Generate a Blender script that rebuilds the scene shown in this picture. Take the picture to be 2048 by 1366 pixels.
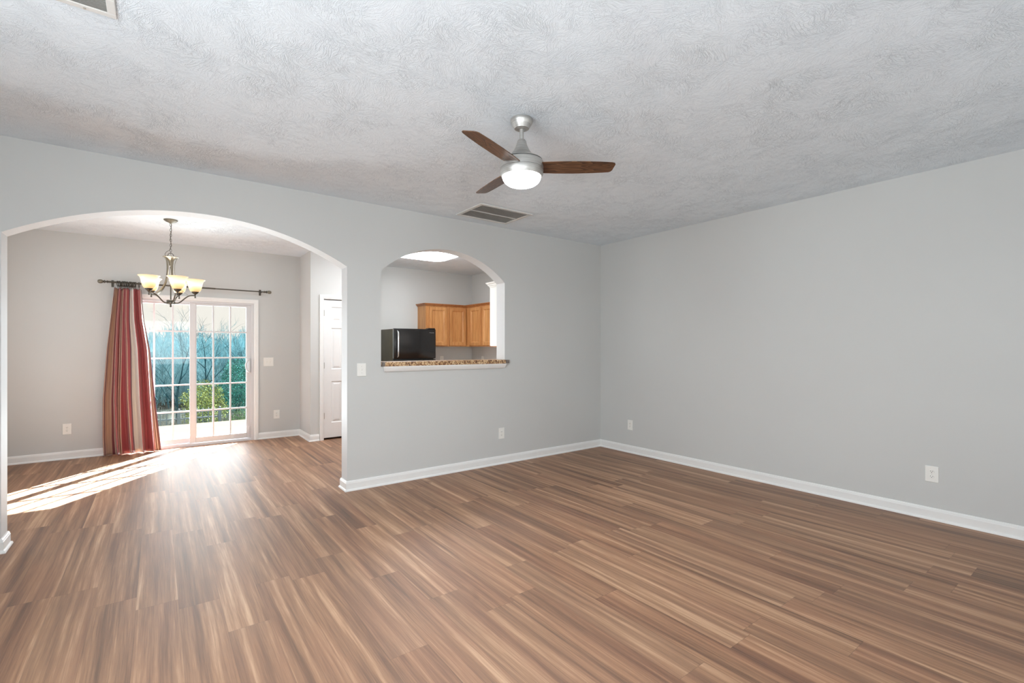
import bpy, bmesh, math, random
from mathutils import Vector, Matrix, noise
R = math.radians
sc = bpy.context.scene
col = sc.collection
for o in list(bpy.data.objects):
    bpy.data.objects.remove(o, do_unlink=True)

# ------------------------------------------------------------------ camera
H = 2.74
cam_d = bpy.data.cameras.new('camera')
cam = bpy.data.objects.new('camera', cam_d)
col.objects.link(cam)
cam.location = (-4.86967, -4.50530, 1.34838)
cam.rotation_euler = (R(90), 0, R(53.27972 - 90))
cam_d.sensor_fit = 'HORIZONTAL'
cam_d.sensor_width = 36.0
cam_d.lens = 952.6005 / 2048 * 36.0
cam_d.shift_y = (695.0153 - 683.0) / 2048
cam_d.clip_start = 0.05
cam_d.clip_end = 300
sc.camera = cam

# ------------------------------------------------------------------ world, sun, daylight, added fill, exposure
W = bpy.data.worlds.new('world')
sc.world = W
W.use_nodes = True
bg = W.node_tree.nodes['Background']
bg.inputs['Color'].default_value = (1.0, 0.945, 0.87, 1)
bg.inputs['Strength'].default_value = 0.46

def add_light(name, kind, loc, energy, color=(1, 1, 1), direction=None, **kw):
    l = bpy.data.lights.new(name, kind)
    l.energy = energy
    l.color = color
    for k, v in kw.items():
        setattr(l, k, v)
    o = bpy.data.objects.new(name, l)
    o.location = loc
    if direction is not None:
        o.rotation_euler = Vector(direction).to_track_quat('-Z', 'Y').to_euler()
    col.objects.link(o)
    return o

SUN_EL = R(32.9)
sun_travel = (-0.591 * math.cos(SUN_EL), -0.807 * math.cos(SUN_EL), -math.sin(SUN_EL))
add_light('sun', 'SUN', (6, 12, 9), 44.0, (0.94, 0.97, 1.0), sun_travel, angle=R(0.6))
# added fill lamps at made-up windows behind the camera
add_light('fill_rear_a', 'AREA', (-1.9, -5.36, 1.5), 5.0, (0.88, 0.95, 1.0), (0, 1, 0), shape='RECTANGLE', size=1.5, size_y=1.4)
add_light('fill_rear_b', 'AREA', (-4.7, -5.36, 1.5), 22.0, (0.88, 0.95, 1.0), (0.12, 1, 0.55), shape='RECTANGLE', size=1.5, size_y=1.4)
# added fill lamp at a made-up main-room left window, then dining daylight
add_light('fill_left', 'AREA', (-6.46, -3.6, 1.5), 49.0, (0.88, 0.95, 1.0), (1, -0.02, 0.1), shape='RECTANGLE', size=1.7, size_y=1.4)
add_light('daylight_dining', 'AREA', (-6.46, 1.7, 1.5), 9.5, (0.88, 0.95, 1.0), (1, 0.1, 0.1), shape='RECTANGLE', size=1.3, size_y=1.4)
# sky and patio light entering by the sliding door
add_light('daylight_door', 'AREA', (-4.40, 4.30, 1.25), 58.0, (0.86, 0.94, 1.0), (0, -0.97, 0.1), shape='RECTANGLE', size=2.2, size_y=2.0)
add_light('daylight_patio', 'AREA', (-4.40, 4.20, 0.0), 76.0, (0.88, 0.95, 1.0), (0, -0.72, 0.7), shape='RECTANGLE', size=2.0, size_y=0.8)

sc.view_settings.view_transform = 'Standard'
sc.view_settings.look = 'None'
sc.view_settings.exposure = 1.08
sc.view_settings.gamma = 1.0
sc.view_settings.use_curve_mapping = False
sc.cycles.max_bounces = 10
sc.cycles.diffuse_bounces = 6
sc.cycles.glossy_bounces = 4
sc.cycles.transparent_max_bounces = 16
sc.cycles.sample_clamp_indirect = 6.0
sc.cycles.caustics_reflective = False
sc.cycles.caustics_refractive = False

# ------------------------------------------------------------------ material helpers
def lin(r, g, b):
    f = lambda c: (c / 255 / 12.92) if c / 255 <= 0.04045 else ((c / 255 + 0.055) / 1.055) ** 2.4
    return (f(r), f(g), f(b), 1.0)

class NT:
    def __init__(self, name):
        self.m = bpy.data.materials.new(name)
        self.m.use_nodes = True
        self.t = self.m.node_tree
        self.b = self.t.nodes['Principled BSDF']
    def n(self, typ, **kw):
        x = self.t.nodes.new(typ)
        for k, v in kw.items():
            setattr(x, k, v)
        return x
    def link(self, a, b):
        self.t.links.new(a, b)
    def val(self, sock, v):
        if hasattr(v, 'is_linked') or isinstance(v, bpy.types.NodeSocket):
            self.link(v, sock)
        else:
            sock.default_value = v
    def math(self, op, a, b=0.0, c=None):
        x = self.n('ShaderNodeMath', operation=op)
        self.val(x.inputs[0], a)
        self.val(x.inputs[1], b)
        if c is not None:
            self.val(x.inputs[2], c)
        return x.outputs[0]
    def comb(self, x, y, z):
        c = self.n('ShaderNodeCombineXYZ')
        for i, v in enumerate((x, y, z)):
            self.val(c.inputs[i], v)
        return c.outputs[0]
    def noise(self, vec, scale=1.0, detail=2.0, rough=0.5, dist=0.0, dims='3D'):
        x = self.n('ShaderNodeTexNoise', noise_dimensions=dims)
        if vec is not None:
            self.link(vec, x.inputs['Vector'])
        x.inputs['Scale'].default_value = scale
        x.inputs['Detail'].default_value = detail
        x.inputs['Roughness'].default_value = rough
        x.inputs['Distortion'].default_value = dist
        return x.outputs[0]
    def ramp(self, fac, stops, interp='LINEAR'):
        x = self.n('ShaderNodeValToRGB')
        x.color_ramp.interpolation = interp
        el = x.color_ramp.elements
        while len(el) < len(stops):
            el.new(0.5)
        for e, (p, c) in zip(el, stops):
            e.position = p
            e.color = c
        self.link(fac, x.inputs['Fac'])
        return x.outputs['Color']
    def mix(self, fac, a, b, typ='MIX'):
        x = self.n('ShaderNodeMix', data_type='RGBA', blend_type=typ)
        self.val(x.inputs[0], fac)
        self.val(x.inputs[6], a)
        self.val(x.inputs[7], b)
        return x.outputs[2]
    def obj(self):
        return self.n('ShaderNodeTexCoord').outputs['Object']
    def bump(self, h, strength=0.3, dist=0.01):
        x = self.n('ShaderNodeBump')
        x.inputs['Strength'].default_value = strength
        x.inputs['Distance'].default_value = dist
        self.link(h, x.inputs['Height'])
        self.link(x.outputs[0], self.b.inputs['Normal'])
    def set(self, **kw):
        for k, v in kw.items():
            self.b.inputs[k.replace('_', ' ')].default_value = v

M = {}
def plain(name, rgb, rough=0.5, metal=0.0, spec=0.5, vary=0.04, scale=14.0):
    t = NT(name)
    c = lin(*rgb)
    nz = t.noise(t.obj(), scale, 3)
    lo = tuple(max(0, v * (1 - vary)) for v in c[:3]) + (1,)
    hi = tuple(min(1, v * (1 + vary)) for v in c[:3]) + (1,)
    t.link(t.ramp(nz, [(0.3, lo), (0.7, hi)]), t.b.inputs['Base Color'])
    t.set(Roughness=rough, Metallic=metal)
    t.b.inputs['Specular IOR Level'].default_value = spec
    M[name] = t.m
    return t

def wall_paint(name, rgb):
    t = plain(name, rgb, 0.62, 0, 0.3, 0.012, 1.2)
    t.bump(t.noise(t.obj(), 160, 2), 0.05, 0.002)
wall_paint('wall_paint', (204, 205, 203))
plain('trim_paint', (236, 236, 234), 0.38, 0, 0.45, 0.008)
plain('reveal_paint', (214, 216, 217), 0.5, 0, 0.35, 0.008)
plain('door_paint', (232, 232, 231), 0.4, 0, 0.45, 0.008)
plain('vinyl', (214, 214, 215), 0.35, 0, 0.45, 0.008)
plain('plate_plastic', (238, 237, 232), 0.35, 0, 0.5, 0.008)
plain('dark_slot', (45, 42, 40), 0.6)
plain('screw_metal', (190, 188, 182), 0.35, 0.8)
plain('vent_paint', (214, 214, 211), 0.45)
plain('vent_dark', (70, 70, 68), 0.8)
plain('vent_shade', (164, 162, 158), 0.8)
plain('white_cabinet', (240, 239, 235), 0.4, 0, 0.45, 0.008)
plain('bronze', (92, 88, 80), 0.42, 0.75)
plain('pewter', (128, 122, 108), 0.4, 0.7)
plain('fridge_black', (24, 23, 23), 0.2, 0, 0.5, 0.05)
plain('fridge_side', (92, 86, 68), 0.35, 0, 0.5, 0.15, 5)
plain('fridge_gasket', (70, 74, 76), 0.3, 0.2)
plain('chrome', (200, 202, 203), 0.25, 0.9)
plain('concrete', (82, 77, 67), 0.9, 0, 0.0, 0.06, 3)
plain('concrete_path', (196, 186, 168), 0.85)
plain('iron', (22, 42, 50), 0.55, 0.2)
plain('counter_cap', (120, 112, 106), 0.5, 0, 0.4, 0.3, 60)
plain('exterior', (190, 184, 172), 0.8)

# brushed nickel
t = NT('nickel')
nz = t.noise(t.n('ShaderNodeMapping').outputs[0], 1)
mp = [x for x in t.t.nodes if x.type == 'MAPPING'][0]
t.link(t.obj(), mp.inputs['Vector'])
mp.inputs['Scale'].default_value = (6, 6, 260)
t.link(t.ramp(nz, [(0.3, lin(176, 174, 170)), (0.7, lin(206, 204, 200))]), t.b.inputs['Base Color'])
t.set(Metallic=0.85, Roughness=0.44)
M['nickel'] = t.m

# lamp glass
def emitter(name, rgb, strength, base=(250, 248, 242)):
    t = NT(name)
    t.b.inputs['Base Color'].default_value = lin(*base)
    t.b.inputs['Emission Color'].default_value = lin(*rgb)
    t.b.inputs['Emission Strength'].default_value = strength
    t.set(Roughness=0.3)
    M[name] = t.m
    return t
emitter('globe_glow', (246, 250, 255), 5.0)
emitter('lens_glow', (250, 252, 255), 7.5)
# alabaster shades: lit from a bulb at mid height, amber at the foot and the rim
t = emitter('shade_glow', (255, 232, 180), 1.0, (236, 208, 160))
sz = t.n('ShaderNodeSeparateXYZ')
t.link(t.obj(), sz.inputs[0])
h = t.math('DIVIDE', sz.outputs[2], 0.136)
t.link(t.ramp(h, [(0.0, lin(226, 178, 112)), (0.28, lin(250, 214, 150)), (0.55, lin(255, 250, 232)),
                  (0.8, lin(255, 240, 210)), (1.0, lin(240, 214, 176))]), t.b.inputs['Emission Color'])
hs = t.ramp(h, [(0.0, (0.45,) * 3 + (1,)), (0.5, (1, 1, 1, 1)), (0.8, (0.75,) * 3 + (1,)), (1.0, (0.5,) * 3 + (1,))])
t.link(t.math('MULTIPLY', hs, 0.52), t.b.inputs['Emission Strength'])

# window glass
t = NT('window_glass')
t.t.nodes.remove(t.b)
out = [x for x in t.t.nodes if x.type == 'OUTPUT_MATERIAL'][0]
tr = t.n('ShaderNodeBsdfTransparent')
tr.inputs[0].default_value = (0.97, 0.985, 0.98, 1)
gl = t.n('ShaderNodeBsdfGlossy')
gl.inputs['Roughness'].default_value = 0.02
fr = t.n('ShaderNodeFresnel')
fr.inputs[0].default_value = 1.3
mx = t.n('ShaderNodeMixShader')
t.link(fr.outputs[0], mx.inputs[0])
t.link(tr.outputs[0], mx.inputs[1])
t.link(gl.outputs[0], mx.inputs[2])
t.link(mx.outputs[0], out.inputs[0])
M['window_glass'] = t.m

# stomped ceiling
t = NT('ceiling_texture')
P = t.obj()
wob = t.n('ShaderNodeTexNoise')
t.link(P, wob.inputs['Vector']); wob.inputs['Scale'].default_value = 7.0; wob.inputs['Detail'].default_value = 1.0
wv = t.n('ShaderNodeVectorMath', operation='MULTIPLY_ADD')
t.link(wob.outputs['Color'], wv.inputs[0]); wv.inputs[1].default_value = (0.12, 0.12, 0); t.link(P, wv.inputs[2])
def stomp(scale, along, across, off):
    vo = t.n('ShaderNodeTexVoronoi', voronoi_dimensions='2D')
    ad = t.n('ShaderNodeVectorMath', operation='ADD')
    t.link(wv.outputs[0], ad.inputs[0]); ad.inputs[1].default_value = (off, off * 1.7, 0)
    t.link(ad.outputs[0], vo.inputs['Vector']); vo.inputs['Scale'].default_value = scale
    ss = t.n('ShaderNodeSeparateColor'); t.link(vo.outputs['Color'], ss.inputs[0])
    rot = t.n('ShaderNodeVectorRotate', rotation_type='Z_AXIS')
    t.link(ad.outputs[0], rot.inputs['Vector'])
    t.link(t.math('MULTIPLY', ss.outputs[0], 6.283), rot.inputs['Angle'])
    ml = t.n('ShaderNodeVectorMath', operation='MULTIPLY'); t.link(rot.outputs[0], ml.inputs[0]); ml.inputs[1].default_value = (along, across, 1)
    n1 = t.noise(ml.outputs[0], 1.0, 2.0, 0.55, 0.6, '2D')
    a = t.math('ABSOLUTE', t.math('SUBTRACT', n1, 0.5))
    r = t.n('ShaderNodeMapRange'); t.link(a, r.inputs[0])
    r.inputs[1].default_value = 0.0; r.inputs[2].default_value = 0.05; r.inputs[3].default_value = 1.0; r.inputs[4].default_value = 0.0
    return r.outputs[0]
s1 = stomp(6.0, 15, 85, 0.0)
s2 = stomp(9.0, 24, 130, 3.3)
mk = t.noise(P, 3.2, 3.0, 0.6)
mr = t.n('ShaderNodeMapRange'); t.link(mk, mr.inputs[0]); mr.inputs[1].default_value = 0.42; mr.inputs[2].default_value = 0.6
mk2 = t.noise(P, 24, 2.0, 0.6)
mr2 = t.n('ShaderNodeMapRange'); t.link(mk2, mr2.inputs[0]); mr2.inputs[1].default_value = 0.42; mr2.inputs[2].default_value = 0.6
ridge = t.math('MULTIPLY', t.math('ADD', s1, t.math('MULTIPLY', s2, 0.7)), t.math('ADD', t.math('MULTIPLY', mr.outputs[0], 0.55), 0.45))
fine = t.noise(P, 90, 2.0, 0.6)
t.bump(t.math('ADD', ridge, t.math('MULTIPLY', fine, 0.12)), 0.85, 0.0017)
t.b.inputs['Base Color'].default_value = lin(234, 243, 250)
t.set(Roughness=0.85)
t.b.inputs['Specular IOR Level'].default_value = 0.15
M['ceiling_texture'] = t.m

# vinyl plank floor
t = NT('plank_floor')
sp = t.n('ShaderNodeSeparateXYZ'); t.link(t.obj(), sp.inputs[0])
X, Y = sp.outputs[0], sp.outputs[1]
u = t.math('DIVIDE', t.math('ADD', X, 4.24), 0.179)
row = t.math('FLOOR', u); fu = t.math('FRACT', u)
wn = t.n('ShaderNodeTexWhiteNoise', noise_dimensions='1D'); t.link(row, wn.inputs['W'])
v = t.math('ADD', t.math('DIVIDE', Y, 1.22), t.math('MULTIPLY', wn.outputs['Value'], 7.31))
pcol = t.math('FLOOR', v); fv = t.math('FRACT', v)
wn2 = t.n('ShaderNodeTexWhiteNoise', noise_dimensions='2D'); t.link(t.comb(row, pcol, 0.0), wn2.inputs['Vector'])
idv = wn2.outputs['Value']
idz = t.math('MULTIPLY', idv, 53.0)
wobx = t.math('MULTIPLY', t.math('SUBTRACT', t.noise(t.comb(t.math('MULTIPLY', X, 3.0), t.math('MULTIPLY', Y, 0.9), idz), 1, 2), 0.5), 0.03)
Xw = t.math('ADD', X, wobx)
band = t.noise(t.comb(t.math('MULTIPLY', Xw, 17.0), t.math('MULTIPLY', Y, 0.4), idz), 1, 3.5, 0.58)
mid = t.noise(t.comb(t.math('MULTIPLY', Xw, 45.0), t.math('MULTIPLY', Y, 1.3), idz), 1, 3, 0.6)
grain = t.noise(t.comb(t.math('MULTIPLY', Xw, 210.0), t.math('MULTIPLY', Y, 5.0), idz), 1, 3, 0.65)
knot = t.noise(t.comb(t.math('MULTIPLY', X, 5.0), t.math('MULTIPLY', Y, 2.0), idz), 1, 2, 0.5)
tone = t.math('ADD', t.math('MULTIPLY', t.math('SUBTRACT', band, 0.5), 1.35), 0.5)
tone = t.math('ADD', tone, t.math('MULTIPLY', t.math('SUBTRACT', mid, 0.5), 0.6))
tone = t.math('ADD', tone, t.math('MULTIPLY', t.math('SUBTRACT', grain, 0.5), 0.5))
tone = t.math('ADD', tone, t.math('MULTIPLY', t.math('SUBTRACT', idv, 0.5), 0.14))
kn = t.n('ShaderNodeMapRange'); t.link(knot, kn.inputs[0]); kn.inputs[1].default_value = 0.72; kn.inputs[2].default_value = 0.82
tone = t.math('SUBTRACT', tone, t.math('MULTIPLY', kn.outputs[0], 0.3))
cr = t.ramp(tone, [(0.08, lin(76, 50, 34)), (0.35, lin(119, 83, 59)), (0.6, lin(156, 115, 84)), (0.88, lin(202, 163, 129))])
ws = t.n('ShaderNodeSeparateColor'); t.link(wn2.outputs['Color'], ws.inputs[0])
hue = t.noise(t.comb(t.math('MULTIPLY', X, 4.0), t.math('MULTIPLY', Y, 0.7), idz), 1, 2, 0.5)
hm = t.n('ShaderNodeMapRange'); t.link(hue, hm.inputs[0]); hm.inputs[1].default_value = 0.45; hm.inputs[2].default_value = 0.7; hm.inputs[4].default_value = 0.2
cr = t.mix(hm.outputs[0], cr, lin(158, 100, 74))
cr = t.mix(t.math('MULTIPLY', ws.outputs[1], 0.16), cr, lin(150, 124, 100))
eu = t.math('MINIMUM', fu, t.math('SUBTRACT', 1.0, fu))
ev = t.math('MINIMUM', fv, t.math('SUBTRACT', 1.0, fv))
seam = t.math('MAXIMUM', t.math('LESS_THAN', eu, 0.006), t.math('LESS_THAN', ev, 0.0011))
cr = t.mix(t.math('MULTIPLY', seam, 0.3), cr, lin(70, 46, 34))
t.link(cr, t.b.inputs['Base Color'])
t.link(t.math('ADD', 0.45, t.math('MULTIPLY', grain, 0.14)), t.b.inputs['Roughness'])
t.b.inputs['Specular IOR Level'].default_value = 0.9
t.bump(t.math('SUBTRACT', t.math('MULTIPLY', grain, 0.7), seam), 0.35, 0.0016)
M['plank_floor'] = t.m

def wood(name, dark, light, axis='Z', k=(26, 26, 1.6), rough=0.42, rings=0.0):
    t = NT(name)
    mp = t.n('ShaderNodeMapping'); t.link(t.obj(), mp.inputs['Vector'])
    mp.inputs['Scale'].default_value = k
    a = t.noise(mp.outputs[0], 1.0, 4, 0.6, 0.6)
    mp2 = t.n('ShaderNodeMapping'); t.link(t.obj(), mp2.inputs['Vector'])
    mp2.inputs['Scale'].default_value = tuple(c * 5 for c in k)
    b = t.noise(mp2.outputs[0], 1.0, 2, 0.6)
    f = t.math('ADD', t.math('MULTIPLY', a, 0.7), t.math('MULTIPLY', b, 0.3))
    t.link(t.ramp(f, [(0.36, lin(*dark)), (0.62, lin(*light))]), t.b.inputs['Base Color'])
    t.set(Roughness=rough)
    M[name] = t.m
wood('oak', (176, 118, 66), (208, 154, 98))
wood('oak_dark', (150, 92, 50), (180, 122, 74))
# fan blade with cathedral figure: rings around the long axis X
t = NT('blade_wood')
sx = t.n('ShaderNodeSeparateXYZ'); t.link(t.obj(), sx.inputs[0])
vv = t.comb(t.math('MULTIPLY', sx.outputs[0], 3.2), t.math('MULTIPLY', sx.outputs[1], 16.0), 0.0)
f = t.noise(vv, 1.0, 1.5, 0.5, 0.3)
w = t.math('FRACT', t.math('MULTIPLY', f, 9.0))
gr = t.noise(t.comb(t.math('MULTIPLY', sx.outputs[0], 12.0), t.math('MULTIPLY', sx.outputs[1], 260.0), 0.0), 1, 2)
w = t.math('ADD', t.math('MULTIPLY', w, 0.75), t.math('MULTIPLY', gr, 0.35))
t.link(t.ramp(w, [(0.12, lin(46, 29, 20)), (0.5, lin(88, 58, 38)), (0.95, lin(118, 84, 58))]), t.b.inputs['Base Color'])
t.set(Roughness=0.35)
M['blade_wood'] = t.m

# speckled laminate
t = NT('granite')
vo = t.n('ShaderNodeTexVoronoi'); t.link(t.obj(), vo.inputs['Vector']); vo.inputs['Scale'].default_value = 90
ss = t.n('ShaderNodeSeparateColor'); t.link(vo.outputs['Color'], ss.inputs[0])
bl = t.noise(t.obj(), 22, 3)
f = t.math('ADD', t.math('MULTIPLY', ss.outputs[0], 0.6), t.math('MULTIPLY', bl, 0.45))
t.link(t.ramp(f, [(0.2, lin(78, 50, 32)), (0.4, lin(140, 98, 66)), (0.6, lin(198, 162, 118)), (0.85, lin(224, 198, 160))]), t.b.inputs['Base Color'])
t.set(Roughness=0.3)
M['granite'] = t.m

# striped curtain (u runs across the cloth)
t = NT('curtain_stripe')
uv = t.n('ShaderNodeTexCoord').outputs['UV']
su = t.n('ShaderNodeSeparateXYZ'); t.link(uv, su.inputs[0])
red, drk, tan, cream, pin, plum, brown = (lin(164, 76, 80), lin(116, 50, 54), lin(186, 152, 130), lin(222, 217, 210), lin(228, 206, 184), lin(104, 62, 84), lin(124, 80, 64))
stops = [(0.0, drk), (0.03, pin), (0.036, drk), (0.062, tan), (0.135, drk), (0.165, pin), (0.172, drk), (0.186, pin), (0.192, red),
         (0.275, drk), (0.30, pin), (0.308, brown), (0.325, pin), (0.333, red), (0.43, brown), (0.445, tan), (0.478, red), (0.545, plum),
         (0.562, cream), (0.70, red), (0.845, pin), (0.85, red), (0.872, pin), (0.878, red), (0.945, pin), (0.95, brown), (0.968, pin), (0.974, brown), (0.99, plum)]
cc = t.ramp(su.outputs[0], stops, 'CONSTANT')
wv2 = t.math('MULTIPLY', t.math('SINE', t.math('MULTIPLY', t.math('ADD', su.outputs[0], t.math('MULTIPLY', su.outputs[1], 1.0)), 520.0)), 0.04)
cc = t.mix(t.math('ADD', 0.04, wv2), cc, lin(90, 60, 50))
t.link(cc, t.b.inputs['Base Color'])
t.set(Roughness=0.42)
t.b.inputs['Sheen Weight'].default_value = 0.25
M['curtain_stripe'] = t.m

def foliage(name, a, b, sc_=3.0):
    t = NT(name)
    t.link(t.ramp(t.noise(t.obj(), sc_, 3, 0.7), [(0.3, lin(*a)), (0.7, lin(*b))]), t.b.inputs['Base Color'])
    t.set(Roughness=0.9)
    t.b.inputs['Specular IOR Level'].default_value = 0.0
    M[name] = t.m
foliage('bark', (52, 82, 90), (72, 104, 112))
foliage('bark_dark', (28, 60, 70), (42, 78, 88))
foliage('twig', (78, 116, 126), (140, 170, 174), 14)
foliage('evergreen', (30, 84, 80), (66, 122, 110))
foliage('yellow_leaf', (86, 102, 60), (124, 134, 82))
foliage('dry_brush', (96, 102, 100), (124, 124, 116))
foliage('green_leaf', (34, 60, 40), (70, 92, 58))
foliage('lower_ground', (46, 54, 52), (62, 64, 58))

# ------------------------------------------------------------------ mesh helpers
class MB:
    def __init__(self, origin=(0, 0, 0)):
        self.v = []; self.f = []; self.mi = []; self.o = Vector(origin); self.uv = None
    def add(self, vs, fs, mi=0):
        k = len(self.v)
        self.v += [Vector(p) - self.o for p in vs]
        self.f += [tuple(i + k for i in f) for f in fs]
        self.mi += [mi] * len(fs)
        return self
    def box(self, x0, x1, y0, y1, z0, z1, mi=0, bev=0.0):
        x0, x1 = min(x0, x1), max(x0, x1); y0, y1 = min(y0, y1), max(y0, y1); z0, z1 = min(z0, z1), max(z0, z1)
        if bev <= 0:
            vs = [(x, y, z) for z in (z0, z1) for y in (y0, y1) for x in (x0, x1)]
            return self.add(vs, [(0, 2, 3, 1), (4, 5, 7, 6), (0, 1, 5, 4), (2, 6, 7, 3), (0, 4, 6, 2), (1, 3, 7, 5)], mi)
        b = bmesh.new()
        bmesh.ops.create_cube(b, size=1.0)
        for p in b.verts:
            p.co = Vector(((x0 + x1) / 2 + p.co.x * (x1 - x0), (y0 + y1) / 2 + p.co.y * (y1 - y0), (z0 + z1) / 2 + p.co.z * (z1 - z0)))
        bmesh.ops.bevel(b, geom=b.edges[:], offset=bev, segments=2, affect='EDGES', profile=0.5)
        b.verts.index_update()
        self.add([p.co for p in b.verts], [tuple(q.index for q in f.verts) for f in b.faces], mi)
        b.free()
        return self
    def tube(self, pts, r, n=10, mi=0, caps=True, flat=1.0, ref=None):
        pts = [Vector(p) for p in pts]
        rs = r if isinstance(r, (list, tuple)) else [r] * len(pts)
        rings = []
        up = Vector(ref) if ref else None
        for i, p in enumerate(pts):
            tdir = (pts[min(i + 1, len(pts) - 1)] - pts[max(i - 1, 0)]).normalized()
            if up is None:
                up = Vector((0, 0, 1)) if abs(tdir.z) < 0.9 else Vector((1, 0, 0))
            a = (up - tdir * up.dot(tdir))
            if a.length < 1e-5:
                a = tdir.orthogonal()
            a.normalize(); b = tdir.cross(a); up = a
            rings.append([p + (a * math.cos(2 * math.pi * k / n) * flat + b * math.sin(2 * math.pi * k / n)) * rs[i] for k in range(n)])
        vs = [q for rg in rings for q in rg]
        fs = []
        for i in range(len(pts) - 1):
            for k in range(n):
                fs.append((i * n + k, i * n + (k + 1) % n, (i + 1) * n + (k + 1) % n, (i + 1) * n + k))
        if caps:
            fs.append(tuple(range(n))[::-1]); fs.append(tuple((len(pts) - 1) * n + k for k in range(n)))
        return self.add(vs, fs, mi)
    def lathe(self, prof, c=(0, 0, 0), n=40, mi=0):
        vs = []; fs = []
        for (r, z) in prof:
            for k in range(n):
                a = 2 * math.pi * k / n
                vs.append((c[0] + r * math.cos(a), c[1] + r * math.sin(a), c[2] + z))
        for i in range(len(prof) - 1):
            for k in range(n):
                fs.append((i * n + k, i * n + (k + 1) % n, (i + 1) * n + (k + 1) % n, (i + 1) * n + k))
        if prof[0][0] > 1e-4:
            fs.append(tuple(range(n))[::-1])
        if prof[-1][0] > 1e-4:
            fs.append(tuple((len(prof) - 1) * n + k for k in range(n)))
        return self.add(vs, fs, mi)
    def sweep(self, pts, prof, N, side=1, prev=None, nxt=None, mi=0, closed=False):
        pts = [Vector(p) for p in pts]; N = Vector(N)
        m = len(pts); k = len(prof); vs = []
        for i, p in enumerate(pts):
            tin = (p - pts[i - 1]).normalized() if (i > 0 or closed) else ((p - Vector(prev)).normalized() if prev else None)
            tout = (pts[(i + 1) % m] - p).normalized() if (i < m - 1 or closed) else ((Vector(nxt) - p).normalized() if nxt else None)
            tin = tin or tout; tout = tout or tin
            n1 = N.cross(tin) * side; n2 = N.cross(tout) * side
            mit = (n1 + n2) / (1 + n1.dot(n2))
            vs += [p + mit * a + N * b for a, b in prof]
        fs = []
        for i in range(m if closed else m - 1):
            j = (i + 1) % m
            for q in range(k):
                fs.append((i * k + q, i * k + (q + 1) % k, j * k + (q + 1) % k, j * k + q))
        if not closed:
            fs.append(tuple(range(k))); fs.append(tuple((m - 1) * k + q for q in range(k))[::-1])
        return self.add(vs, fs, mi)
    def build(self, name, mats, parent=None, smooth=False, loc=None):
        me = bpy.data.meshes.new(name)
        me.from_pydata([tuple(p) for p in self.v], [], self.f)
        if not isinstance(mats, (list, tuple)):
            mats = [mats]
        for m in mats:
            me.materials.append(M[m])
        me.polygons.foreach_set('material_index', self.mi)
        b = bmesh.new(); b.from_mesh(me)
        bmesh.ops.recalc_face_normals(b, faces=b.faces[:])
        b.to_mesh(me); b.free()
        if smooth:
            me.polygons.foreach_set('use_smooth', [True] * len(me.polygons))
            try:
                me.set_sharp_from_angle(angle=R(38))
            except Exception:
                pass
        me.update()
        o = bpy.data.objects.new(name, me)
        if loc is not None:
            o.location = loc
        if parent is not None:
            o.parent = parent
        col.objects.link(o)
        return o

def tag(o, label=None, cat=None, group=None, kind=None):
    for k, v in (('label', label), ('category', cat), ('group', group), ('kind', kind)):
        if v:
            o[k] = v
    return o
def thing(name, label, cat, loc=(0, 0, 0), rz=0.0, group=None, kind=None):
    o = bpy.data.objects.new(name, None)
    o.empty_display_size = 0.1
    o.location = loc; o.rotation_euler = (0, 0, rz)
    col.objects.link(o)
    return tag(o, label, cat, group, kind)
def copy_tree(o, parent=None):
    c = o.copy(); col.objects.link(c)
    if parent is not None:
        c.parent = parent
    for ch in list(o.children):
        copy_tree(ch, c)
    return c

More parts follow.
